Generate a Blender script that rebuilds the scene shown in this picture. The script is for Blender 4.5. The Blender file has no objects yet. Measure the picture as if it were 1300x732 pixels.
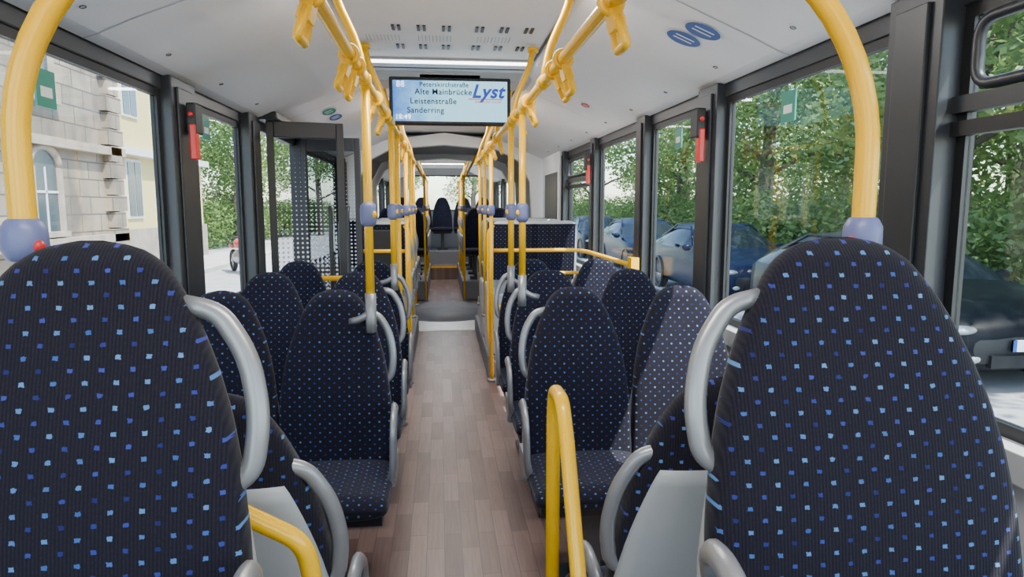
import bpy, math, random
from mathutils import Vector, Matrix
random.seed(7)
S=bpy.context.scene
COL=S.collection
# ---------------------------------------------------------------- materials
def newmat(n):
    m=bpy.data.materials.new(n); m.use_nodes=True
    nt=m.node_tree; b=nt.nodes['Principled BSDF']
    return m,nt,b
def mth(nt,op,a,b=None,c=None):
    n=nt.nodes.new('ShaderNodeMath'); n.operation=op
    for i,v in enumerate((a,b,c)):
        if v is None: continue
        if isinstance(v,(int,float)): n.inputs[i].default_value=v
        else: nt.links.new(v,n.inputs[i])
    return n.outputs[0]
def mixc(nt,f,a,b):
    n=nt.nodes.new('ShaderNodeMix'); n.data_type='RGBA'
    for i,v in ((0,f),(6,a),(7,b)):
        if isinstance(v,(int,float)): n.inputs[i].default_value=v
        elif isinstance(v,tuple): n.inputs[i].default_value=(*v,1) if len(v)==3 else v
        else: nt.links.new(v,n.inputs[i])
    return n.outputs[2]
def coord(nt,kind='Object',scale=(1,1,1),rot=(0,0,0)):
    t=nt.nodes.new('ShaderNodeTexCoord'); m=nt.nodes.new('ShaderNodeMapping')
    m.inputs['Scale'].default_value=scale; m.inputs['Rotation'].default_value=rot
    nt.links.new(t.outputs[kind],m.inputs[0]); return m.outputs[0]
def noise(nt,vec,scale,detail=3):
    n=nt.nodes.new('ShaderNodeTexNoise'); n.inputs['Scale'].default_value=scale; n.inputs['Detail'].default_value=detail
    nt.links.new(vec,n.inputs['Vector']); return n.outputs['Fac']
def bump(nt,b,h,strength=.2,dist=.01):
    n=nt.nodes.new('ShaderNodeBump'); n.inputs['Strength'].default_value=strength; n.inputs['Distance'].default_value=dist
    nt.links.new(h,n.inputs['Height']); nt.links.new(n.outputs[0],b.inputs['Normal'])
def mat(n,c,rough=.5,metal=0,var=.12,scale=6,bmp=0,coat=0):
    m,nt,b=newmat(n)
    v=coord(nt); f=noise(nt,v,scale)
    c2=tuple(x*(1-var) for x in c); c3=tuple(min(1,x*(1+var)) for x in c)
    nt.links.new(mixc(nt,f,c2,c3),b.inputs['Base Color'])
    b.inputs['Roughness'].default_value=rough; b.inputs['Metallic'].default_value=metal
    if coat: b.inputs['Coat Weight'].default_value=coat
    if bmp: bump(nt,b,noise(nt,v,scale*30),bmp,.002)
    return m
def emis(n,c,s):
    m,nt,b=newmat(n); b.inputs['Base Color'].default_value=(*c,1)
    b.inputs['Emission Color'].default_value=(*c,1); b.inputs['Emission Strength'].default_value=s; return m

M_yel=mat('yellow_enamel',(.97,.52,.0),.24,0,.02,coat=.15)
M_ceil=mat('ceiling_plastic',(.80,.81,.84),.55,0,.03)
M_wall=mat('wall_grey_plastic',(.44,.45,.47),.5,0,.05)
M_lgrey=mat('light_grey_plastic',(.42,.43,.44),.45,0,.05)
M_shell=mat('seat_shell_plastic',(.36,.37,.37),.4,0,.05,bmp=.1)
M_dark=mat('dark_frame_paint',(.026,.029,.036),.4,0,.1)
M_black=mat('black_rubber',(.010,.010,.012),.5,0,.1)
M_silver=mat('silver_paint',(.29,.29,.30),.34,.45,.05)
M_purple=mat('lilac_joint_plastic',(.14,.16,.34),.4,0,.05)
M_red=mat('red_plastic',(.60,.02,.02),.35,0,.05)
M_alu=mat('checker_aluminium',(.74,.75,.74),.35,.4,.15,bmp=.3)
M_blue=mat('blue_sticker',(.015,.09,.36),.4)
M_green=mat('green_sticker',(.02,.25,.18),.4)
M_white=mat('white_sticker',(.85,.86,.88),.4)
M_podium=mat('podium_vinyl_speckled',(.18,.18,.20),.6,0,.5,scale=60)

def fabric():
    m,nt,b=newmat('seat_fabric_dotted')
    t=nt.nodes.new('ShaderNodeTexCoord'); sp=nt.nodes.new('ShaderNodeSeparateXYZ'); nt.links.new(t.outputs['UV'],sp.inputs[0])
    U,V=sp.outputs[0],sp.outputs[1]
    wob=noise(nt,t.outputs['UV'],260,1)
    wob=mth(nt,'MULTIPLY',mth(nt,'SUBTRACT',wob,.5),.0035)
    U2=mth(nt,'ADD',U,wob); V2=mth(nt,'SUBTRACT',V,wob)
    s=.037
    def lat(ou,ov,h):
        a=mth(nt,'ADD',mth(nt,'DIVIDE',U2,s),ou); c=mth(nt,'ADD',mth(nt,'DIVIDE',V2,s*.92),ov)
        fa=mth(nt,'ABSOLUTE',mth(nt,'SUBTRACT',mth(nt,'FRACT',a),.5)); fc=mth(nt,'ABSOLUTE',mth(nt,'SUBTRACT',mth(nt,'FRACT',c),.5))
        mask=mth(nt,'LESS_THAN',mth(nt,'MAXIMUM',fa,fc),h)
        cv=nt.nodes.new('ShaderNodeCombineXYZ'); nt.links.new(mth(nt,'FLOOR',a),cv.inputs[0]); nt.links.new(mth(nt,'FLOOR',c),cv.inputs[1])
        w=nt.nodes.new('ShaderNodeTexWhiteNoise'); w.noise_dimensions='2D'; nt.links.new(cv.outputs[0],w.inputs['Vector'])
        return mask,w.outputs['Value']
    mA,rA=lat(20.,20.,.088); mB,rB=lat(20.5,20.5,.084)
    rib=mth(nt,'ABSOLUTE',mth(nt,'SUBTRACT',mth(nt,'FRACT',mth(nt,'DIVIDE',U,.0045)),.5))
    nz=noise(nt,t.outputs['UV'],220,2)
    ribf=mth(nt,'MULTIPLY',mth(nt,'MULTIPLY',rib,2),nz)
    base=mixc(nt,ribf,(.0045,.0045,.010),(.024,.020,.031))
    cA=mixc(nt,rA,(.03,.08,.30),(.10,.23,.47))
    cB=mixc(nt,rB,(.012,.015,.10),(.04,.055,.30))
    c=mixc(nt,mB,base,cB); c=mixc(nt,mA,c,cA)
    nt.links.new(c,b.inputs['Base Color']); b.inputs['Roughness'].default_value=.95
    b.inputs['Sheen Weight'].default_value=.08
    b.inputs['Specular IOR Level'].default_value=.2
    bump(nt,b,rib,.35,.002)
    return m
M_fab=fabric()
def floorm():
    m,nt,b=newmat('floor_wood_vinyl')
    v=coord(nt,'Object',(1,1,1),(0,0,math.pi/2))
    br=nt.nodes.new('ShaderNodeTexBrick'); nt.links.new(v,br.inputs['Vector'])
    br.inputs['Color1'].default_value=(.118,.070,.060,1); br.inputs['Color2'].default_value=(.235,.152,.130,1); br.inputs['Mortar'].default_value=(.085,.052,.046,1)
    br.inputs['Scale'].default_value=1; br.inputs['Brick Width'].default_value=.34; br.inputs['Row Height'].default_value=.075; br.inputs['Mortar Size'].default_value=.0014
    br.offset=.37
    g=noise(nt,coord(nt,'Object',(60,3,1)),1.5,5)
    g2=noise(nt,coord(nt,'Object',(1,1,1)),2.2,3)
    gm=mth(nt,'ADD',mth(nt,'MULTIPLY',g,.9),mth(nt,'MULTIPLY',g2,.35))
    n=nt.nodes.new('ShaderNodeMix'); n.data_type='RGBA'; n.blend_type='MULTIPLY'; n.inputs[0].default_value=.85
    nt.links.new(br.outputs[0],n.inputs[6])
    cc=nt.nodes.new('ShaderNodeCombineColor')
    k=mth(nt,'ADD',gm,.36)
    for i in range(3): nt.links.new(k,cc.inputs[i])
    nt.links.new(cc.outputs[0],n.inputs[7]); nt.links.new(n.outputs[2],b.inputs['Base Color'])
    b.inputs['Roughness'].default_value=.36
    return m
M_floor=floorm()
def glass(n,tint=(.90,.94,.93),refl=.04):
    m,nt,b=newmat(n); nt.nodes.remove(b); out=nt.nodes['Material Output']
    tr=nt.nodes.new('ShaderNodeBsdfTransparent'); tr.inputs[0].default_value=(*tint,1)
    gl=nt.nodes.new('ShaderNodeBsdfGlossy'); gl.inputs['Roughness'].default_value=.02
    mx=nt.nodes.new('ShaderNodeMixShader'); mx.inputs[0].default_value=refl
    nt.links.new(tr.outputs[0],mx.inputs[1]); nt.links.new(gl.outputs[0],mx.inputs[2]); nt.links.new(mx.outputs[0],out.inputs[0]); return m
M_glass=glass('window_glass')
def dotglass():
    m,nt,b=newmat('door_glass_dotted'); out=nt.nodes['Material Output']
    b.inputs['Base Color'].default_value=(.80,.81,.83,1); b.inputs['Roughness'].default_value=.5
    t=nt.nodes.new('ShaderNodeTexCoord'); sp=nt.nodes.new('ShaderNodeSeparateXYZ'); nt.links.new(t.outputs['UV'],sp.inputs[0])
    a=mth(nt,'SUBTRACT',mth(nt,'FRACT',mth(nt,'DIVIDE',sp.outputs[0],.03)),.5)
    c=mth(nt,'SUBTRACT',mth(nt,'FRACT',mth(nt,'DIVIDE',sp.outputs[1],.03)),.5)
    r=mth(nt,'SQRT',mth(nt,'ADD',mth(nt,'MULTIPLY',a,a),mth(nt,'MULTIPLY',c,c)))
    rad=mth(nt,'MULTIPLY',mth(nt,'SUBTRACT',1.85,sp.outputs[1]),.36)
    mask=mth(nt,'LESS_THAN',r,mth(nt,'MINIMUM',rad,.27))
    tr=nt.nodes.new('ShaderNodeBsdfTransparent'); tr.inputs[0].default_value=(.50,.53,.55,1)
    mx=nt.nodes.new('ShaderNodeMixShader'); nt.links.new(mask,mx.inputs[0]); nt.links.new(tr.outputs[0],mx.inputs[1]); nt.links.new(b.outputs[0],mx.inputs[2]); nt.links.new(mx.outputs[0],out.inputs[0]); return m
M_dotg=dotglass()
# ---------------------------------------------------------------- mesh builder
class MB:
    def __init__(s): s.v=[];s.f=[];s.m=[];s.uv=[];s.sm=[];s.mats=[]
    def mi(s,m):
        if m not in s.mats: s.mats.append(m)
        return s.mats.index(m)
    def add(s,vs,fs,m,smooth=True,uvf=None):
        o=len(s.v); s.v+= [tuple(p) for p in vs]; k=s.mi(m)
        for f in fs:
            s.f.append([i+o for i in f]); s.m.append(k); s.sm.append(smooth)
            s.uv.append([uvf(vs[i]) if uvf else (vs[i][0],vs[i][1]) for i in f])
    def box(s,a,b,m,R=None,c0=None,uvf=None):
        x0,y0,z0=a;x1,y1,z1=b
        vs=[(x,y,z) for z in (z0,z1) for y in (y0,y1) for x in (x0,x1)]
        if R is not None:
            c=Vector(c0 if c0 else ((x0+x1)/2,(y0+y1)/2,(z0+z1)/2)); vs=[tuple(R@(Vector(p)-c)+c) for p in vs]
        s.add(vs,[(0,2,3,1),(4,5,7,6),(0,1,5,4),(2,6,7,3),(0,4,6,2),(1,3,7,5)],m,False,uvf)
    def loft(s,rings,m,closed=True,caps=True,uvf=None,smooth=True):
        n=len(rings[0]); vs=[p for r in rings for p in r]; fs=[]
        for i in range(len(rings)-1):
            for j in range(n if closed else n-1):
                k=(j+1)%n; fs.append((i*n+j,i*n+k,(i+1)*n+k,(i+1)*n+j))
        if caps and closed: fs.append(tuple(range(n-1,-1,-1))); fs.append(tuple((len(rings)-1)*n+j for j in range(n)))
        s.add(vs,fs,m,smooth,uvf)
    def tube(s,pts,r,m,n=12,rad=0,flat=1,radii=None):
        if rad: pts=fillet(pts,rad)
        P=[Vector(p) for p in pts]; rings=[]; up=None
        for i,p in enumerate(P):
            t=(P[min(i+1,len(P)-1)]-P[max(i-1,0)]).normalized()
            if up is None:
                up=Vector((0,0,1)) if abs(t.z)<.9 else Vector((0,1,0))
            a=t.cross(up).normalized(); up=a.cross(t).normalized()
            rr=radii[i] if radii else r
            rings.append([tuple(p+a*math.cos(2*math.pi*j/n)*rr+up*math.sin(2*math.pi*j/n)*rr*flat) for j in range(n)])
        s.loft(rings,m)
    def torus(s,c,axis,R,r,m,n=28,k=10,arc=2*math.pi):
        ax=Vector(axis).normalized(); a=ax.orthogonal().normalized(); b=ax.cross(a); c=Vector(c)
        rings=[]
        for i in range(n+1):
            t=arc*i/n; d=a*math.cos(t)+b*math.sin(t)
            rings.append([tuple(c+d*(R+r*math.cos(2*math.pi*j/k))+ax*r*math.sin(2*math.pi*j/k)) for j in range(k)])
        s.loft(rings,m,caps=False)
    def cyl(s,a,b,r,m,n=20): s.tube([a,b],r,m,n)
    def ell(s,c,r,m,n=16,k=10):
        rings=[]
        for i in range(k+1):
            t=math.pi*(i+.02)/(k+.04); rings.append([(c[0]+r[0]*math.sin(t)*math.cos(2*math.pi*j/n),c[1]+r[1]*math.sin(t)*math.sin(2*math.pi*j/n),c[2]+r[2]*math.cos(t)) for j in range(n)])
        s.loft(rings,m)
    def mesh(s,name):
        me=bpy.data.meshes.new(name); me.from_pydata(s.v,[],s.f)
        for m in s.mats: me.materials.append(m)
        me.polygons.foreach_set('material_index',s.m); me.polygons.foreach_set('use_smooth',s.sm)
        ul=me.uv_layers.new(name='UV'); ul.data.foreach_set('uv',[c for f in s.uv for p in f for c in p])
        me.update(); return me
    def obj(s,name,bevel=0,loc=(0,0,0),parent=None):
        return place(s.mesh(name),name,loc,0,bevel,parent)
def place(me,name,loc=(0,0,0),rz=0,bevel=0,parent=None,sc=1):
    o=bpy.data.objects.new(name,me); COL.objects.link(o); o.location=loc; o.rotation_euler=(0,0,rz); o.scale=sc if isinstance(sc,tuple) else (sc,sc,sc)
    if bevel:
        b=o.modifiers.new('bevel','BEVEL'); b.width=bevel; b.segments=2; b.limit_method='ANGLE'; b.angle_limit=math.radians(50)
    if parent: o.parent=parent
    return o
def fillet(pts,rad):
    P=[Vector(p) for p in pts]; out=[P[0]]
    for i in range(1,len(P)-1):
        a=(P[i-1]-P[i]); b=(P[i+1]-P[i]); r=min(rad,a.length*.49,b.length*.49)
        p0=P[i]+a.normalized()*r; p2=P[i]+b.normalized()*r
        for k in range(7):
            t=k/6; out.append(p0*(1-t)**2+P[i]*2*t*(1-t)+p2*t*t)
    out.append(P[-1]); return out
def interp(x,xs,ys):
    if x<=xs[0]: return ys[0]
    for i in range(1,len(xs)):
        if x<=xs[i]:
            k=(x-xs[i-1])/(xs[i]-xs[i-1]); return ys[i-1]*(1-k)+ys[i]*k
    return ys[-1]
def sg(v,p): return math.copysign(abs(v)**p,v)
XL,XR=-1.14,1.26; Y0,Y1=-1.8,15.4
RL,RR=-.27,.39; RZ=1.91
# ---------------------------------------------------------------- seats
def seat_mesh(name,side,style='round',armrest=True,lean=.11,hz=0):
    mb=MB(); top=1.13;H=.71;n=32
    if style=='round': W=lambda t:.222*interp(t,[0,.008,.02,.04,.07,.13,.2,.27,.36,.46,.6,.75,1],[.06,.2,.30,.39,.47,.575,.67,.75,.83,.89,.945,.975,1.0])
    else: W=lambda t:.215*interp(t,[0,.01,.03,.06,.12,.3,1],[.6,.75,.86,.91,.94,.97,1.0])
    def ring(t,grow=0,dy=0,th0=.042,z=None):
        w=W(min(t,1))+grow; th=th0*min(1,math.sqrt(max(t,.0004)/.05)); yc=lean*(1-t)+dy; zz=top-t*H
        r=[]
        for j in range(n):
            a=2*math.pi*j/n; x=w*sg(math.cos(a),.72); y=th*sg(math.sin(a),.72)
            if y<0: y+=-.014*(abs(x)/w)**3*min(1,t*6)-.018*math.sin(math.pi*min(1,t))**2+.008
            r.append((x,yc+y,zz))
        return r
    ts=[(i/30)**1.7 for i in range(31)]
    mb.loft([ring(t) for t in ts],M_fab,uvf=lambda p:(p[0],p[2]))
    if style=='round':
        mb.loft([ring(t,-.028+.030*min(1,max(0,t-.25)*2.2),.022,.026+.008*min(1,(t-.25)*4)) for t in [.25+.83*i/18 for i in range(19)]],M_shell)
    else:
        mb.loft([ring(t,.007,.018,.036) for t in [(i/20)**1.6*1.05 for i in range(21)]],M_shell)
        mb.box((-.19,.092,.62),(.19,.132,1.105),M_fab,Matrix.Rotation(math.radians(-8.5),3,'X'),uvf=lambda p:(p[0],p[2]))
    rings=[]
    for i in range(17):
        k=i/16; y=.03-.435*k; e=min(1,math.sqrt(max(0,1-((k-.86)/.14)**2)) if k>.86 else 1); e=max(e,.25)
        hw=.222*(.9+.1*e) ; h_=.045*e
        zc=.447-.008*math.sin(k*3.1)
        rings.append([(hw*sg(math.cos(2*math.pi*j/n),.55),y,zc+h_*sg(math.sin(2*math.pi*j/n),.6)) for j in range(n)])
    mb.loft(rings,M_fab,uvf=lambda p:(p[0],p[1]+p[2]*.5))
    mb.box((-.20,-.35,.375),(.20,.05,.41),M_black)
    mb.box((-.19,-.01,.34),(.19,.09,.46),M_dark)
    mb.box((-.035,-.26,.03),(.035,-.10,.38),M_dark); mb.box((-.11,-.32,0),(.11,-.04,.03),M_dark)
    if side:
        s=side; l=lean
        mb.tube([(s*.12,l*.88,1.035+hz),(s*.165,l*.84,1.025+hz),(s*.205,l*.74,.96+hz),(s*.221,l*.6,.87+hz),(s*.210,l*.52,.79+hz),(s*.165,l*.5,.765+hz)],.0125,M_silver,12,.06,1.25)
        if armrest:
            mb.tube([(s*.21,.03,.62),(s*.228,-.0,.69),(s*.23,-.08,.70),(s*.23,-.16,.655),(s*.228,-.18,.50),(s*.21,-.15,.44)],.012,M_silver,12,.05,1.5)
            mb.box((min(s*.222,s*.236),-.16,.44),(max(s*.222,s*.236),.0,.52),M_silver)
    return mb.mesh(name)
MS={(s,st):seat_mesh('bus_seat_%s'%st,s,st) for s in (-1,0,1) for st in ('round','square')}
MF={s:seat_mesh('bus_seat_near',s,'round',True,.15) for s in (-1,1)}
M2={s:seat_mesh('bus_seat_rearfacing',s,'round',True,.11,-.05) for s in (-1,1)}
def seat(x,y,z=0,side=0,rz=0,style='round'):
    return place(MS[(side,style)],'bus_seat',(x,y,z),rz)
AL,WL,AR,WR=-.41,-.84,.54,.975
place(MF[1],'bus_seat',(-.515,.90,.27),0,sc=(1.12,1,1)); place(MF[-1],'bus_seat',(.652,.89,.27),0,sc=(1.19,1,1))
place(M2[-1],'bus_seat',(-.415,1.30,0),math.pi); place(M2[1],'bus_seat',(.54,1.30,0),math.pi); seat(-.86,1.30,0,0,math.pi)
for y in (2.54,3.28,3.98):
    seat(AL,y,0,1); seat(WL,y,0); seat(AR-.005 if y<3 else AR+.01,y,0,-1); seat(WR,y,0)
for y in (5.85,6.6,7.3):
    seat(AL-.06,y,.2,-1,math.pi,'square'); seat(AR+.1,y,.2,1,math.pi,'square'); seat(.965,y,.2,0,math.pi,'square')
seat(-.86,7.3,.2,0,math.pi,'square')
for y in (10.9,11.7,12.5,13.3):
    z=.3
    seat(AL-.02,y,z,1); seat(WL,y,z); seat(AR+.03,y,z,-1); seat(.97,y,z)
for x in (-.84,-.40,.04,.5,.94): seat(x,14.75,.52)
# ---------------------------------------------------------------- shell of the bus
mb=MB()
mb.box((XL-.05,Y0,-.06),(XR+.05,7.8,0),M_floor)
mb.box((XL-.05,10.2,-.06),(XR+.05,Y1,0),M_floor)
o=mb.obj('floor')
mb=MB(); mb.box((XL+.06,7.8,-.06),(XR-.06,10.2,0),M_podium)
mb.box((-.30,7.84,0),(.42,9.3,.006),M_alu); mb.cyl((.06,9.0,-.01),(.06,9.0,.010),.62,M_podium,40)
mb.box((-.9,7.78,0),(1.0,7.82,.008),M_alu); mb.obj('turntable_floor')
mb=MB()
for a,b in (((XL+.055,Y0+.01,0),(-.27,1.06,.27)),((.39,Y0+.01,0),(XR-.055,1.06,.27)),((-.27,Y0+.01,0),(.39,.5,.27))): mb.box(a,b,M_podium)
mb.box((-.27,.47,.262),(.39,.505,.275),M_yel); mb.obj('rear_podium',.006)
for xa,xb,s in ((XL+.055,-.30,1),(.42,XR-.055,-1)):
    mb=MB(); mb.box((xa,5.62,0),(xb,7.74,.42),M_lgrey)
    xe=xb if s==1 else xa
    mb.box((xe-.03,5.58,.2),(xe+.03,6.05,.78),M_lgrey); mb.box((xe-.03,6.35,.2),(xe+.03,6.8,.74),M_lgrey)
    mb.box((min(xe,xe-s*.26),5.575,.2),(max(xe,xe-s*.26),5.62,.72),M_lgrey)
    mb.box((xe-.036,5.57,0),(xe+.036,7.74,.2),M_podium)
    mb.obj('seat_podium',.02)
for xa,xb in ((XL+.055,-.21),(.33,XR-.055)):
    mb=MB(); mb.box((xa,10.4,0),(xb,13.95,.3),M_podium); mb.obj('seat_podium',.02)
mb=MB(); mb.box((XL+.055,14.0,.0),(XR-.055,Y1-.01,.52),M_podium); mb.box((-.2,13.4,.0),(.32,14.0,.26),M_floor)
mb.box((-.2,13.39,.23),(.32,13.42,.265),M_yel); mb.obj('rear_step')
# walls
def wall(name,X,s,pill,blocks=(),panels=()):
    mb=MB(); xo=X+s*.05
    lo=min(X,xo);hi=max(X,xo)
    ys=[Y0]
    for d in blocks: ys+= [d[0],d[1]]
    ys.append(Y1)
    for i in range(0,len(ys),2): 
        mb.box((lo,ys[i],-.3),(hi,ys[i+1],.93),M_wall)
        a=X-s*.05; mb.box((min(a,X),ys[i],.86),(max(a,X),ys[i+1],.93),M_lgrey)
        mb.box((min(a,X),ys[i],.05),(max(a,X),ys[i+1],.18),M_dark)
    mb.box((lo,Y0,1.93),(hi,Y1,2.08),M_dark)
    for a,b,dp in pill:
        x2=X-s*dp
        mb.box((min(x2,xo),a,.88),(max(x2,xo),b,1.99),M_dark)
        mb.box((min(x2,x2-s*.012),a+.04,.93),(max(x2,x2-s*.012),b-.04,1.95),M_dark)
    for a,b in panels:
        x2=X-s*.07
        mb.box((min(x2,xo),a,.80),(max(x2,xo),b,2.0),M_ceil)
        mb.box((min(x2,x2-s*.006),a+.12,1.2),(max(x2,x2-s*.006),b-.2,1.8),M_dark)
    mb.obj(name,.012)
wn=[0]
def window(X,s,a,b,hop=False,sticker=None,z0=.93,z1=1.93):
    wn[0]+=1; mb=MB(); f=.03
    x0,x1=X-.012,X+.012
    mb.box((x0,a,z0),(x1,b,z0+f),M_black); mb.box((x0,a,z1-f),(x1,b,z1),M_black)
    mb.box((x0,a,z0+f),(x1,a+f,z1-f),M_black); mb.box((x0,b-f,z0+f),(x1,b,z1-f),M_black)
    mb.box((X-.003,a+f,z0+f),(X+.003,b-f,z1-f),M_glass)
    if hop:
        xi=X-s*.03
        mb.box((min(X,xi),a,1.62),(max(X,xi),b,1.655),M_black); mb.box((min(X,xi),a,1.675),(max(X,xi),b,1.715),M_dark)
        mb.tube([(xi,a+.1,1.73),(xi,a+.1,1.88),(xi,b-.07,1.88),(xi,b-.07,1.73),(xi,a+.1,1.73)],.014,M_dark,8,.05)
    if sticker:
        y,z=sticker; xi=X-s*.006
        mb.box((min(X,xi),y,z),(max(X,xi),y+.1,z+.11),M_green); mb.box((min(X,xi-s*.001),y+.02,z+.03),(max(X,xi-s*.001),y+.08,z+.06),M_white)
    mb.obj('window_%d'%wn[0])
gl,gr=XL-.02,XR+.02
for a,b,st in ((Y0+.15,.7,None),(.9,2.98,(2.12,1.74)),(3.26,4.1,(3.50,1.78)),(5.75,7.75,None),(10.3,11.7,None),(11.9,13.3,None),(13.5,15.0,None)): window(gl,-1,a,b,False,st)
for a,b,h,st in ((Y0+.15,-.3,True,None),(-.1,1.56,True,None),(1.76,2.92,False,(2.35,1.76)),(3.14,3.98,False,(3.5,1.76)),(4.16,5.3,False,None),(5.46,6.6,True,None),(10.3,11.7,False,None),(11.9,13.3,False,None),(13.5,15.0,False,None)): window(gr,1,a,b,h,st)
wall('wall_left',XL,-1,[(Y0,Y0+.15,.03),(.7,.9,.04),(2.98,3.26,.04),(4.1,4.32,.05),(5.58,5.75,.05),(7.75,7.9,.08),(10.1,10.3,.08),(11.7,11.9,.05),(13.3,13.5,.05),(15,15.4,.03)],[(4.34,5.56)])
wall('wall_right',XR,1,[(Y0,Y0+.15,.03),(-.3,-.1,.04),(1.56,1.76,.05),(2.92,3.14,.04),(3.98,4.16,.04),(5.3,5.46,.04),(6.6,6.7,.05),(10.1,10.3,.08),(11.7,11.9,.05),(13.3,13.5,.05),(15,15.4,.03)],(),[(6.7,7.82)])
mb=MB(); mb.box((XL-.05,Y1,-.3),(XR+.05,Y1+.05,1.35),M_wall); mb.box((XL-.05,Y1,2.15),(XR+.05,Y1+.05,2.4),M_wall)
for a,b in ((XL-.05,-.75),(.87,XR+.05)): mb.box((a,Y1,1.35),(b,Y1+.05,2.15),M_wall)
mb.obj('wall_front'); mb=MB(); mb.box((-.75,Y1+.02,1.35),(.87,Y1+.03,2.15),M_glass)
mb.box((-.75,Y1-.01,1.35),(.87,Y1+.02,1.38),M_black); mb.box((-.75,Y1-.01,2.12),(.87,Y1+.02,2.15),M_black); wn[0]+=1; mb.obj('window_%d'%wn[0])
mb=MB(); mb.box((XL-.05,Y0-.05,-.3),(XR+.05,Y0,1.2),M_wall); mb.box((XL-.05,Y0-.05,2.0),(XR+.05,Y0,2.4),M_wall)
for a,b in ((XL-.05,-.85),(.97,XR+.05)): mb.box((a,Y0-.05,1.2),(b,Y0,2.0),M_wall)
mb.obj('wall_back'); mb=MB(); mb.box((-.85,Y0-.03,1.2),(.97,Y0-.02,2.0),M_glass); wn[0]+=1; mb.obj('window_%d'%wn[0])
# ceiling
prof=[(XL-.05,2.02),(XL+.01,1.985),(XL+.06,2.0),(-.98,2.045),(-.8,2.115),(-.6,2.20),(-.5,2.245),(-.455,2.275),(-.44,2.30),(.57,2.30),(.585,2.275),(.63,2.245),(.73,2.20),(.93,2.115),(1.1,2.045),(XR-.06,2.0),(XR-.01,1.985),(XR+.05,2.02)]
mb=MB(); ny=18; rings=[[(x,Y0-.05+(Y1-Y0+.1)*i/ny,z) for x,z in prof] for i in range(ny+1)]
mb.loft(rings,M_ceil,closed=False,caps=False,smooth=False)
top=[[(x,Y0-.05+(Y1-Y0+.1)*i,2.42 if abs(x-.06)<1 else 2.2) for x in (XL-.05,-.9,1.0,XR+.05)] for i in (0,1)]
mb.loft(top,M_ceil,closed=False,caps=False,smooth=False)
for x in (-.425,.555): mb.box((x-.006,Y0,2.293),(x+.006,Y1,2.302),M_dark)
for y in (.6,2.35,4.3,5.6,7.2,11.6,13.2): mb.box((-.44,y-.004,2.295),(.57,y+.004,2.302),M_dark)
for y in (2.35,4.75,7.2,11.6):
    for pr in (prof[1:9],prof[9:17]):
        for (xa,za),(xb,zb) in zip(pr[:-1],pr[1:]):
            mb.add([(xa,y-.003,za-.002),(xb,y-.003,zb-.002),(xb,y+.003,zb-.002),(xa,y+.003,za-.002)],[(0,1,2,3)],M_wall,False)
for y in (3.36,3.74):
    for x in (-.13,-.01,.11,.27,.39,.51): 
        for dx in (-.014,.014): mb.box((x-.07+dx-.007,y-.045,2.294),(x-.07+dx+.007,y+.045,2.302),M_dark)
for X0 in (-.36,-.1,.2):
    for i in range(10):
        for j in range(10): mb.box((X0+j*.018,3.62-.012*i-.0015,2.298),(X0+.003+j*.018,3.623-.012*i,2.302),M_wall)
for X,z in ((-1.02,2.022),(1.14,2.022)):
    y=.9
    while y<7.5: mb.torus((X,y,z),(0.3 if X>0 else -.3,0,1),.009,.0016,M_dark,14,5); y+=.62
mb.box((-.46,4.42,2.245),(.59,4.75,2.31),M_lgrey)
mb.obj('ceiling')
M_led=emis('led_diffuser',(1,.99,.95),8)
for i,y in enumerate((4.05,7.0,11.0,13.5)):
    mb=MB(); mb.box((-.42,y-.016,2.275),(.55,y+.016,2.30),M_led); mb.box((-.43,y-.035,2.287),(.56,y+.035,2.302),M_lgrey); mb.obj('ceiling_lamp',.004)
for y in (7.85,10.1):
    mb=MB()
    outer=[(XL+.06,0),(XL+.06,1.2),(XL+.06,1.9),(XL+.06,2.0),(-.6,2.2),(.06,2.29),(.72,2.2),(XR-.06,2.0),(XR-.06,1.9),(XR-.06,1.2),(XR-.06,0)]
    inner=[(-.93,0),(-.96,1.2),(-.93,1.74),(-.80,1.97),(-.55,2.10),(.06,2.15),(.67,2.10),(.92,1.97),(1.05,1.74),(1.08,1.2),(1.05,0)]
    vs=[];n=len(outer)
    for yy in (y,y+.12): vs+=[(x,yy,z) for x,z in outer]+[(x,yy,z) for x,z in inner]
    fs=[]
    for j in range(n-1):
        fs+=[(j,j+1,n+j+1,n+j),(2*n+j,3*n+j,3*n+j+1,2*n+j+1),(n+j,n+j+1,3*n+j+1,3*n+j),(j,2*n+j,2*n+j+1,j+1)]
    mb.add(vs,fs,M_ceil,False); mb.obj('joint_portal',.01)
mb=MB(); rings=[]
inner=[(-1.0,0),(-1.02,1.2),(-1.0,1.8),(-.85,2.08),(-.56,2.2),(.06,2.22),(.68,2.2),(.97,2.08),(1.12,1.8),(1.14,1.2),(1.12,0)]
for i in range(31):
    k=1+.03*(i%2); rings.append([(.06+(x-.06)*k,7.98+i*.0703,z*k) for x,z in inner])
mb.loft(rings,mat('bellows_rubber',(.34,.345,.36),.7),closed=False,caps=False,smooth=False); mb.obj('articulation_bellows')
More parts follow.
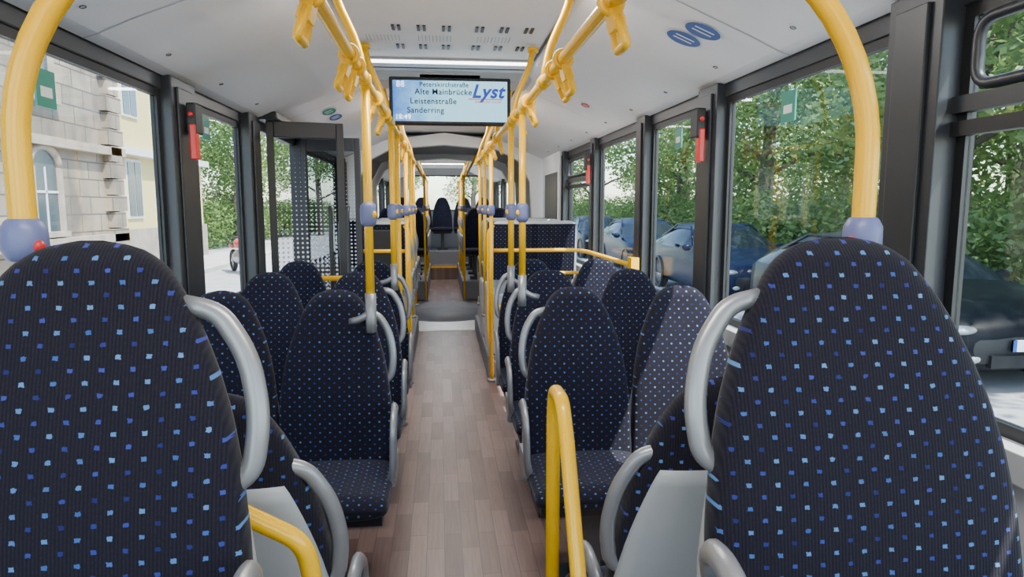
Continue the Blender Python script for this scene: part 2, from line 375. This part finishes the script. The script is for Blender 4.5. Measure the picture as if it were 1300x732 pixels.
# ---------------------------------------------------------------- handrails
for X,s in ((RL,-1),(RR,1)):
    mb=MB()
    for a,b in ((-.6,7.6),(10.3,14.3)):
        mb.tube([(X+s*.15,a-.5,2.2),(X,a-.1,RZ),(X,b,RZ),(X+s*.13,b+.25,2.25)],.0185,M_yel,14,.12)
        y=a+.95
        while y<b-.3:
            mb.tube([(X,y,RZ),(X+s*.02,y,RZ+.12),(X+s*.09,y,RZ+.27),(X+s*.11,y,RZ+.365)],.0155,M_yel,12,.08)
            mb.cyl((X,y-.035,RZ),(X,y+.035,RZ),.025,M_yel); mb.cyl((X+s*.11,y,2.262),(X+s*.11,y,2.285),.03,M_yel); y+=1.1
    mb.obj('ceiling_handrail')
def grip(x,y,s,tilt):
    mb=MB()
    mb.torus((0,0,0),(0,1,0),.024,.010,M_yel,20,8)
    mb.box((-.014,-.026,-.055),(.014,.026,-.018),M_yel)
    mb.tube([(0,-.018,-.04),(0,-.036,-.08),(0,-.04,-.105),(0,.04,-.105),(0,.036,-.08),(0,.018,-.04)],.011,M_yel,10,.018)
    mb.box((-.015,-.028,-.065),(.015,.028,-.04),M_yel)
    ob=mb.obj('hanging_grip',.005,(x,y,RZ)); ob.rotation_euler=(0,tilt,0)
random.seed(3)
for X,s in ((RL,-1),(RR,1)):
    for y in (1.55,2.15,2.32,3.0,3.45,4.6,5.2,5.9): grip(X,y,s,s*-random.uniform(.2,.45))
def pole(x,y,z0=0,z1=RZ,joint=True):
    mb=MB()
    mb.tube([(x,y,z0),(x,y,z1)],.0165,M_yel,14)
    mb.cyl((x,y,z1-.03),(x,y,z1+.02),.023,M_yel)
    if joint:
        mb.tube([(x,y,1.375),(x,y,1.385),(x,y,1.40),(x,y,1.44),(x,y,1.455),(x,y,1.465)],.03,M_purple,16,radii=[.018,.028,.031,.031,.028,.018])
        mb.ell((x+(.024 if x<0 else -.024),y-.018,1.42),(.010,.010,.014),M_yel)
    if z0>.5:
        mb.tube([(x,y,z0+.05),(x,y,z0-.06),(x,y,z0-.1)],.021,M_silver,14)
        sx=-1 if x<0 else 1
        mb.tube([(x,y,z0-.02),(x+sx*.04,y,z0-.05),(x+sx*.08,y+.02,z0-.06)],.014,M_silver,10,.03)
    else: mb.cyl((x,y,z0),(x,y,z0+.02),.035,M_silver)
    mb.obj('grab_pole')
pole(RL,2.58,1.07); pole(RL,3.9,1.07); pole(RL,4.40,0); pole(RR,3.2,1.07); pole(RR,3.72,1.07)
for y in (5.46,6.25,7.0): pole(RL,y,0 if y<5.6 else .42); pole(RR+.02,y,0 if y<5.6 else .42)
for y in (10.35,11.2,12.0,12.9): pole(RL+.03,y,.0 ); pole(RR-.03,y,.0)
for x0,X in ((-.645,RL),(.745,RR)):
    mb=MB(); y=1.12; pts=[(x0,y,1.38),(x0,y,1.44)]
    for i in range(15):
        t=math.pi/2*i/14; pts.append((X+(x0-X)*math.cos(t),y,1.54+(RZ-1.54)*math.sin(t)))
    mb.tube(pts,.0195,M_yel,18)
    mb.tube([(x0,y,1.365),(x0,y,1.385),(x0,y,1.415),(x0,y,1.432)],.03,M_purple,18,radii=[.026,.033,.032,.023])
    s=1 if x0<0 else -1
    mb.tube([(x0,y,1.375),(x0+s*.03,y-.01,1.33),(x0+s*.08,y-.03,1.25)],.018,M_dark,10,.03); mb.ell((x0+s*.027,y-.012,1.388),(.008,.011,.011),M_red)
    mb.cyl((X,y-.03,RZ),(X,y+.03,RZ),.026,M_yel); mb.obj('arched_grab_pole',.006)
mb=MB(); mb.tube([(.240,1.40,.0),(.240,1.40,1.0),(.240,1.385,1.06),(.240,1.30,1.06),(.243,1.265,1.0),(.252,1.10,.62),(.28,1.09,.3),(.42,1.09,.3)],.0155,M_yel,14,.025); mb.obj('yellow_guard_rail')
mb=MB(); mb.tube([(-.50,1.08,1.02),(-.40,1.08,.995),(-.236,1.09,.895),(-.224,1.10,.83),(-.224,1.10,.0)],.0165,M_yel,14,.05); mb.obj('yellow_guard_rail')
mb=MB(); X=RR+.04
mb.tube([(X,5.5,1.30),(X-.04,5.5,1.24),(X-.04,5.5,.45),(X,5.52,.05)],.016,M_yel,12,.08)
mb.tube([(X-.04,5.5,1.09),(1.12,5.5,1.09),(1.17,5.3,1.09),(1.17,4.0,1.09)],.016,M_yel,12,.15)
mb.tube([(X-.04,5.5,.62),(X+.25,5.5,.62)],.014,M_yel); mb.tube([(.75,5.5,.90),(1.15,5.5,.90)],.014,M_yel)
mb.box((1.15,3.96,1.03),(1.20,4.04,1.14),M_yel); mb.obj('partition_rail')
mb=MB(); X=RL-.02
mb.tube([(X,5.5,1.30),(X+.03,5.5,1.24),(X+.03,5.5,.45),(X,5.52,.05)],.016,M_yel,12,.08)
mb.tube([(X+.03,5.5,1.09),(-.62,5.5,1.09)],.016,M_yel,12); mb.tube([(X+.03,5.5,.8),(-.62,5.5,.8)],.014,M_yel,12)
mb.obj('partition_rail')
mb=MB(); mb.tube([(-1.05,4.22,.93),(-.98,4.26,.95),(-.85,4.30,1.0),(-.5,4.30,1.0),(-.36,4.28,1.0),(-.29,4.36,1.0)],.017,M_yel,12,.08); mb.tube([(-.8,4.3,.97),(-.8,4.3,0)],.016,M_yel); mb.obj('door_guard_rail')
mb=MB(); mb.box((-.62,5.52,.42),(-.32,5.55,1.26),M_black); mb.obj('partition_panel',.01)
def leaf(p0,p1,no):
    mb=MB(); P0=Vector((*p0,0));P1=Vector((*p1,0)); L=(P1-P0).length; f=.045
    mb.box((0,-.02,.05),(f,.02,1.98),M_dark);mb.box((L-f,-.02,.05),(L,.02,1.98),M_dark)
    mb.box((f,-.02,.05),(L-f,.02,.13),M_dark);mb.box((f,-.02,1.88),(L-f,.02,1.98),M_dark)
    mb.add([(f,0,.13),(L-f,0,.13),(L-f,0,1.88),(f,0,1.88)],[(0,1,2,3)],M_dotg,False,lambda p:(p[0],p[2]))
    mb.tube([(L-.1,-.02,.8),(L-.1,-.06,.85),(L-.1,-.06,1.4),(L-.1,-.02,1.45)],.014,M_dark,10,.03)
    o=mb.obj('door_%d'%no,.005,(p0[0],p0[1],0)); d=P1-P0; o.rotation_euler=(0,0,math.atan2(d.y,d.x))
leaf((-1.08,4.42),(-.62,4.52),1); leaf((-1.08,5.48),(-.62,5.44),2)
mb=MB(); mb.box((XL+.01,4.34,1.98),(-.99,5.56,2.03),M_dark); mb.box((XL-.03,4.35,-.02),(XL+.06,5.55,.01),M_alu); mb.obj('trim_1',.01)
# display
scr=bpy.data.objects.new('passenger_information_display',None); COL.objects.link(scr)
mb=MB(); sx,sz,sy=.073,2.115,4.40; w,h=.385,.148
mb.box((sx-w,sy,sz-h),(sx+w,sy+.06,sz+h),M_black); mb.box((sx-.2,sy+.02,sz+h-.01),(sx+.2,sy+.05,2.29),M_dark); mb.obj('housing',.008,parent=scr)
m,nt,b=newmat('lcd_screen'); v=coord(nt,'Object',(1,1,1)); sp=nt.nodes.new('ShaderNodeSeparateXYZ'); nt.links.new(v,sp.inputs[0])
f=mth(nt,'MULTIPLY',mth(nt,'SUBTRACT',sp.outputs[0],sx-w),3.0); nz=noise(nt,v,14,2)
f2=mth(nt,'ADD',f,mth(nt,'MULTIPLY',mth(nt,'SUBTRACT',nz,.5),.9)); f2.node.use_clamp=True
c=mixc(nt,f2,(.01,.16,.65),(.38,.80,.98)); nt.links.new(c,b.inputs['Emission Color']); b.inputs['Base Color'].default_value=(.02,.02,.02,1); b.inputs['Emission Strength'].default_value=1.7
mb=MB(); mb.box((sx-w+.022,sy-.003,sz-h+.022),(sx+w-.022,sy,sz+h-.022),m); mb.obj('lcd_panel',parent=scr)
def text(s,x,z,size,m,n,shear=0,off=.012):
    c=bpy.data.curves.new(n,'FONT'); c.body=s; c.size=size; c.extrude=.001; c.offset=size*off; c.shear=shear; c.space_character=1.08; c.materials.append(m)
    o=bpy.data.objects.new(n,c); COL.objects.link(o); o.location=(x,sy-.008,z); o.rotation_euler=(math.pi/2,0,0); o.parent=scr
M_txt=mat('screen_text_navy',(.004,.012,.06),.6); M_logo=emis('screen_logo_blue',(.02,.06,.45),.6); M_logr=emis('screen_logo_red',(.7,.03,.03),.8); M_tw=emis('screen_text_white',(.9,.95,1),2)
x0=sx-w
text('88',x0+.045,sz+.085,.050,M_tw,'line_number'); text('Peterskirchstraße',x0+.19,sz+.088,.040,M_txt,'stop_text_1')
text('Alte Mainbrücke',x0+.16,sz+.040,.050,M_txt,'stop_text_2'); text('Leistenstraße',x0+.13,sz-.018,.050,M_txt,'stop_text_3'); text('Sanderring',x0+.11,sz-.074,.050,M_txt,'stop_text_4')
text('18:49',x0+.035,sz-.114,.042,M_tw,'clock_text'); text('Lyst',x0+.52,sz+.025,.115,M_logo,'logo',.3,.03); text('media for travel',x0+.54,sz-.008,.024,M_logr,'logo_line')
mb=MB(); mb.box((x0+.5,sy-.005,sz+.012),(x0+.72,sy-.003,sz+.018),M_logr); mb.obj('logo_bar',parent=scr)
for x,y,z,s in ((XL+.085,3.10,1.74,1),(XR-.085,3.02,1.74,-1),(XR-.08,5.38,1.72,-1)):
    mb=MB(); mb.box((x-.02,y-.045,z+.02),(x+.02,y+.045,z+.15),M_black)
    mb.box((x-.010,y-.05,z-.09),(x+.018,y+.0,z+.06),M_red); mb.cyl((x,y-.06,z+.10),(x,y+.06,z+.10),.010,M_red); mb.obj('emergency_hammer',.006)
def sticker(y,x,rx,ry,m1,name='ceiling_sticker'):
    pr=sorted(prof[1:-1]); z=None
    for (xa,za),(xb,zb) in zip(pr[:-1],pr[1:]):
        if xa<=x<=xb: z=za+(zb-za)*(x-xa)/(xb-xa); sl=(zb-za)/(xb-xa)
    mb=MB(); 
    for k,(mm,e) in enumerate(((M_white,1),(m1,.96))):
        n=28; vs=[(rx*e*math.cos(2*math.pi*j/n),ry*e*math.sin(2*math.pi*j/n),-.004-.001*k) for j in range(n)]; mb.add(vs,[tuple(range(n))],mm,False)
    for q in (-.3,.15): mb.box((-rx*.55,ry*q-ry*.06,-.0065),(rx*.55,ry*q+ry*.06,-.0055),M_white)
    o=mb.obj(name,0,(x,y,z)); o.rotation_euler=(0,-math.atan(sl),0)
sticker(2.63,.955,.072,.068,M_blue); sticker(2.485,.975,.072,.068,M_blue); sticker(4.4,.95,.03,.05,M_red); sticker(5.0,-.78,.05,.13,M_green); sticker(5.3,-.78,.05,.13,M_blue)
# ---------------------------------------------------------------- outside
M_asph=mat('asphalt',(.34,.34,.345),.9,0,.25,scale=3,bmp=.3); M_pave=mat('pavement',(.44,.42,.40),.9,0,.2,scale=2)
G=-.35
mb=MB(); mb.box((-40,-30,G-.2),(60,90,G),M_asph); mb.obj('street_ground')
mb=MB(); mb.box((-8.2,-20,G),(-6.3,26,G+.12),M_pave); mb.obj('sidewalk'); mb=MB(); mb.box((7.0,-20,G-.1),(30,70,G+.02),mat('park_grass',(.10,.16,.04),.9,0,.4,scale=2)); mb.obj('park_lawn')
def stone(name,c1,c2,mo,bw=.9,rh=.42):
    m,nt,b=newmat(name); t=nt.nodes.new('ShaderNodeTexCoord'); sp=nt.nodes.new('ShaderNodeSeparateXYZ'); nt.links.new(t.outputs['Object'],sp.inputs[0])
    cv=nt.nodes.new('ShaderNodeCombineXYZ'); nt.links.new(mth(nt,'ADD',sp.outputs[0],sp.outputs[1]),cv.inputs[0]); nt.links.new(sp.outputs[2],cv.inputs[1])
    br=nt.nodes.new('ShaderNodeTexBrick'); nt.links.new(cv.outputs[0],br.inputs['Vector']); br.inputs['Scale'].default_value=1
    br.inputs['Brick Width'].default_value=bw; br.inputs['Row Height'].default_value=rh; br.inputs['Mortar Size'].default_value=.018
    br.inputs['Color1'].default_value=(*c1,1);br.inputs['Color2'].default_value=(*c2,1);br.inputs['Mortar'].default_value=(*mo,1)
    nz=noise(nt,coord(nt,'Object',(1,1,.6)),1.1,7); nf=mth(nt,'MULTIPLY',mth(nt,'SUBTRACT',nz,.42),3.6); nf.node.use_clamp=True; c=mixc(nt,mth(nt,'MULTIPLY',nf,.85),br.outputs[0],mo)
    nt.links.new(c,b.inputs['Base Color']); b.inputs['Roughness'].default_value=.9; bump(nt,b,br.outputs['Fac'],-.8,.05); return m
M_stone=stone('sandstone_blocks',(.37,.30,.22),(.27,.22,.17),(.10,.088,.075)); M_trimst=mat('stone_trim',(.33,.28,.23),.9,0,.45,scale=3)
M_yw=mat('yellow_render',(.66,.55,.25),.9,0,.08); M_wd=mat('dark_window_pane',(.06,.08,.10),.1); M_wf=mat('white_window_frame',(.66,.65,.66),.6)
mb=MB(); X=-8.5; T=9
mb.box((X-8,-6,G),(X,19.0,T),M_stone)
for z in (G+.9,2.75,6.3): mb.box((X,-6,z),(X+.2,19.1,z+.2),M_trimst)
for y in (-3,1.0,4.8,8.8,12.8,18.2):
    for k in range(22): mb.box((X,y+(.12 if k%2 else 0),G+k*.42),(X+.2,y+.8-(.12 if k%2 else 0),G+k*.42+.39),M_stone)
for y in (-1.2,2.9,6.9,10.9,15.6):
    for z,hh in ((.9,1.4),(3.8,1.9)):
        mb.box((X-.02,y-.5,z),(X+.03,y+.5,z+hh),M_wd); mb.box((X,y-.65,z-.12),(X+.15,y+.65,z),M_trimst)
        for yy in (-.58,.45): mb.box((X,y+yy,z),(X+.1,y+yy+.13,z+hh),M_trimst)
        mb.box((X,y-.02,z),(X+.05,y+.02,z+hh),M_wf); mb.box((X,y-.5,z+hh*.6),(X+.05,y+.5,z+hh*.6+.05),M_wf)
        mb.tube([(X+.03,y+.56*math.cos(q*math.pi/10),z+hh+.45*math.sin(q*math.pi/10)) for q in range(11)],.09,M_trimst,8)
        mb.add([(X+.025,y,z+hh)]+[(X+.025,y+.52*math.cos(q*math.pi/10),z+hh+.42*math.sin(q*math.pi/10)) for q in range(11)],[(0,q,q+1) for q in range(1,11)],M_wd,False)
mb.obj('stone_building')
mb=MB(); X=-8.9; mb.box((X-8,19.15,G),(X,26.5,8),M_yw); mb.box((X,19.2,G),(X+.12,26.5,.8),M_trimst)
for y in (20.8,22.8,24.8):
    for z in (1.1,4.0): mb.box((X,y-.5,z),(X+.05,y+.5,z+1.7),M_wf); mb.box((X,y-.42,z+.08),(X+.07,y-.03,z+1.62),M_wd); mb.box((X,y+.03,z+.08),(X+.07,y+.42,z+1.62),M_wd)
mb.box((X,19.15,G),(X+.2,19.7,8),M_trimst); mb.box((X,19.15,2.9),(X+.3,26.5,3.1),M_wf); mb.obj('yellow_building')
# foliage
def leafmat(n,c1,c2):
    m,nt,b=newmat(n); g=nt.nodes.new('ShaderNodeNewGeometry'); 
    c=mixc(nt,noise(nt,coord(nt),.9,3),c1,c2); c=mixc(nt,mth(nt,'MULTIPLY',g.outputs['Random Per Island'],.55),c,(.30,.42,.12))
    nt.links.new(c,b.inputs['Base Color']); b.inputs['Roughness'].default_value=.5; b.inputs['Specular IOR Level'].default_value=.4
    tl=nt.nodes.new('ShaderNodeBsdfTranslucent'); nt.links.new(c,tl.inputs[0]); mx=nt.nodes.new('ShaderNodeMixShader'); mx.inputs[0].default_value=.4
    out=nt.nodes['Material Output']; nt.links.new(b.outputs[0],mx.inputs[1]); nt.links.new(tl.outputs[0],mx.inputs[2]); nt.links.new(mx.outputs[0],out.inputs[0]); return m
M_leaf=leafmat('leaves',(.045,.10,.035),(.14,.23,.065)); M_bark=mat('bark',(.13,.10,.08),.95,0,.4,scale=5,bmp=.5)
def leaves(mb,blobs,N,sz):
    tot=sum(b[3]*b[4]*b[5] for b in blobs)
    for cx,cy,cz,rx,ry,rz in blobs:
        for _ in range(int(N*rx*ry*rz/tot)):
            d=Vector((random.gauss(0,1),random.gauss(0,1),random.gauss(0,1))).normalized(); r=random.random()**.45
            c=Vector((cx+d.x*rx*r,cy+d.y*ry*r,cz+d.z*rz*r)); a=Vector((random.gauss(0,1),random.gauss(0,1),random.gauss(0,.6))).normalized(); b=a.orthogonal().normalized(); b=Matrix.Rotation(random.random()*6.3,3,a)@b
            s=sz*random.uniform(.6,1.3); mb.add([c-a*s*.5,c+b*s*.27,c+a*s*.5,c-b*s*.27],[(0,1,2,3)],M_leaf,False)
def treemesh(h,seed):
    random.seed(seed); mb=MB()
    mb.tube([(0,0,0),(.05,.1,h*.3),(-.1,.05,h*.55),(.1,0,h*.85)],.2,M_bark,10,0,1,[.26,.2,.15,.05])
    bl=[]
    for i in range(9):
        a=i*2.4; R=random.uniform(1.0,2.3); z=h*(.36+.62*i/9)
        mb.tube([(0,0,z*.75),(R*.5*math.cos(a),R*.5*math.sin(a),z*.92),(R*math.cos(a),R*math.sin(a),z)],.06,M_bark,6,0,1,[.08,.05,.02])
        bl.append((R*math.cos(a),R*math.sin(a),z,1.4,1.4,1.0))
    bl.append((0,0,h,1.5,1.5,1.3)); leaves(mb,bl,11000,.17); return mb.mesh('leafy_tree')
T1=treemesh(7.5,1);T2=treemesh(9,2)
random.seed(11)
for x,y in ((10,3),(11,7.2),(9.6,11.5),(11.5,15.5),(10,20),(9.3,25.5),(11.5,31),(8.5,37),(15,5.5),(15.5,11),(16,17),(15,24),(15,31),(14,40),(-9,31.5),(-10,37),(-7.5,43),(-14,34),(3,60),(-3,62),(9,52),(20,14),(20,22),(20,32),(15,-1)):
    place(random.choice((T1,T2)),'leafy_tree',(x,y,G),random.uniform(0,6),0,None,random.uniform(.9,1.15))
mb=MB(); random.seed(5)
leaves(mb,[(0,i*1.3,.9+random.uniform(-.3,.4),1.3,1.2,1.2) for i in range(10)],20000,.15)
HB=mb.mesh('hedge')
for x,y in ((8.9,1),(8.9,13),(8.9,25),(8.9,37),(13,4),(13,17),(13,29),(17.5,8),(17.5,20),(17.5,33)): place(HB,'hedge',(x,y,G))
for x,y in ((-10,29.5),(-9,41)): place(HB,'hedge',(x,y,G))
# cars
M_cg=mat('car_glass',(.012,.017,.024),.1,0,.05); M_cg.node_tree.nodes['Principled BSDF'].inputs['Specular IOR Level'].default_value=.1
M_tyre=mat('tyre_rubber',(.02,.02,.02),.8); M_lamp=mat('headlight_lens',(.35,.38,.4),.08,.3); M_rim=mat('wheel_rim',(.4,.4,.42),.3,.8)
def carmesh(name,c):
    mb=MB(); P=mat(name+'_paint',c,.3,0,.05)
    P.node_tree.nodes['Principled BSDF'].inputs['Specular IOR Level'].default_value=.1
    st=[(0,.32,.52,.56,.62,.5),(.06,.24,.62,.68,.78,.6),(.22,.2,.70,.78,.87,.66),(.7,.2,.80,.90,.90,.7),(1.15,.2,.87,.99,.90,.72),(1.75,.2,.93,1.34,.90,.62),(2.1,.2,.94,1.44,.90,.58),(2.8,.2,.95,1.46,.90,.58),(3.4,.2,.97,1.40,.89,.57),(3.95,.2,.98,1.12,.87,.6),(4.2,.24,.90,.99,.82,.6),(4.32,.32,.7,.76,.72,.5)]
    rings=[]
    for y,zb,zl,zt,w,wr in st:
        h=[(w*.9,zb),(w,zb+.12),(w,(zb+zl)/2+.05),(w*.975,zl),(wr+(w-wr)*.25 if zt-zl>.3 else wr+(w-wr)*.5,zl+(zt-zl)*.75),(wr*.8,zt-.01),(wr*.4,zt+.01)]
        rings.append([(x,y,z) for x,z in h]+[(-x,y,z) for x,z in h[::-1]])
    n=14; vs=[p for r in rings for p in r]
    for i in range(len(rings)-1):
        for j in range(n):
            k=(j+1)%n; g=False
            if 4<=i<=8 and (j in (3,9)): g=True
            if i in (4,8) and j in (4,5,6,7,8): g=True
            mb.add([vs[q] for q in (i*n+j,i*n+k,(i+1)*n+k,(i+1)*n+j)],[(0,1,2,3)],M_cg if g else P)
    mb.add(rings[0],[tuple(range(n))],M_black); mb.add(rings[-1],[tuple(range(n))],P)
    mb.box((-.45,-.03,.28),(.45,.03,.40),M_black); mb.box((-.26,-.05,.44),(.26,-.03,.55),M_white); mb.box((-.26,-.052,.44),(-.22,-.03,.55),M_blue)
    for s in (-1,1):
        mb.ell((s*.68,.14,.63),(.17,.14,.055),M_lamp); mb.ell((s*.97,1.5,1.0),(.1,.07,.07),P)
        mb.ell((s*.58,.04,.36),(.08,.05,.05),M_lamp)
        for y in (.85,3.45):
            mb.torus((s*.80,y,.32),(1,0,0),.24,.095,M_tyre,28,10); mb.cyl((s*.72,y,.32),(s*.88,y,.32),.2,M_rim,24)
            mb.torus((s*.9,y,.33),(1,0,0),.345,.03,M_black,28,6)
        mb.tube([(s*.80,1.6,1.02),(s*.66,2.1,1.4),(s*.65,2.9,1.42),(s*.72,3.8,1.08)],.02,P,6)
        mb.box((s*.86-.04,2.32,.97),(s*.86+.02,2.4,1.02),P)
    me=mb.mesh(name)
    bm=__import__('bmesh').new(); bm.from_mesh(me); __import__('bmesh').ops.remove_doubles(bm,verts=bm.verts,dist=.0005); __import__('bmesh').ops.recalc_face_normals(bm,faces=bm.faces); bm.to_mesh(me); bm.free()
    return me
C1=carmesh('parked_car_black',(.006,.007,.010)); C2=carmesh('parked_car_navy',(.006,.011,.035))
for me,x,y in ((C1,5.6,5.7),(C2,5.8,11.3),(C2,5.85,16.8),(C1,5.8,22.5)): place(me,'parked_car',(x,y,G))
# motorcycle
mb=MB(); M_org=mat('motorcycle_red_paint',(.6,.05,.03),.3); M_mb=mat('motorcycle_blue_paint',(.05,.1,.3),.3)
for y in (0,1.4): mb.torus((0,y,.31),(1,0,0),.25,.06,M_tyre); mb.torus((0,y,.31),(1,0,0),.18,.02,M_rim); mb.cyl((-.06,y,.31),(.06,y,.31),.05,M_rim)
mb.tube([(0,0,.31),(0,.22,.75),(0,.3,.98)],.035,M_rim); mb.tube([(-.35,.4,1.05),(-.15,.28,1.0),(.15,.28,1.0),(.35,.4,1.05)],.018,M_black,8,.05)
mb.ell((0,.6,.82),(.15,.28,.14),M_org); mb.ell((0,1.1,.78),(.14,.35,.08),M_black); mb.ell((0,.7,.45),(.17,.25,.2),M_rim); mb.tube([(0,.3,.8),(0,.7,.55),(0,1.4,.31)],.03,M_black)
mb.ell((0,.15,.85),(.12,.1,.12),M_lamp); mb.ell((0,.1,.98),(.16,.05,.15),M_mb); mb.tube([(.15,.7,.3),(.16,1.5,.4)],.04,M_rim); mb.ell((0,1.5,.72),(.1,.15,.07),M_org)
o=mb.obj('parked_motorcycle',0,(-5.1,18.2,G)); o.rotation_euler=(0,0,.5)
# ---------------------------------------------------------------- light
w=bpy.data.worlds.new('sky'); S.world=w; w.use_nodes=True; nt=w.node_tree
sk=nt.nodes.new('ShaderNodeTexSky'); sk.sky_type='NISHITA'; sk.sun_disc=False; sk.sun_elevation=math.radians(52); sk.sun_rotation=math.radians(150)
bg=nt.nodes['Background']; nt.links.new(sk.outputs[0],bg.inputs[0]); bg.inputs[1].default_value=1.08
L=bpy.data.lights.new('sun','SUN'); L.energy=18; L.angle=.01; L.color=(1,.95,.87); o=bpy.data.objects.new('sun',L); COL.objects.link(o)
d=Vector((.56,-.55,1.25)); o.rotation_euler=d.to_track_quat('Z','Y').to_euler()
for y in (.4,2.6,5.2,7.0,9.2,11.5,13.5):  # fill lights added under the ceiling to brighten the cabin, not visible fittings
    L=bpy.data.lights.new('cabin_fill','AREA'); L.shape='RECTANGLE'; L.size=.95; L.size_y=.12; L.energy=27 if y<8 else 32; L.color=(1,.98,.95)
    o=bpy.data.objects.new('cabin_fill',L); COL.objects.link(o); o.location=(.06,y,2.285)
# ---------------------------------------------------------------- camera
cam=bpy.data.cameras.new('camera'); cam.sensor_width=36; cam.lens=850/1300*36; cam.clip_start=.02
co=bpy.data.objects.new('camera',cam); COL.objects.link(co); co.location=(0,0,1.45)
ph,th=math.atan(.1063),math.radians(6.98)
f=Vector((math.sin(ph)*math.cos(th),math.cos(ph)*math.cos(th),-math.sin(th))); co.rotation_euler=f.to_track_quat('-Z','Y').to_euler()
S.camera=co
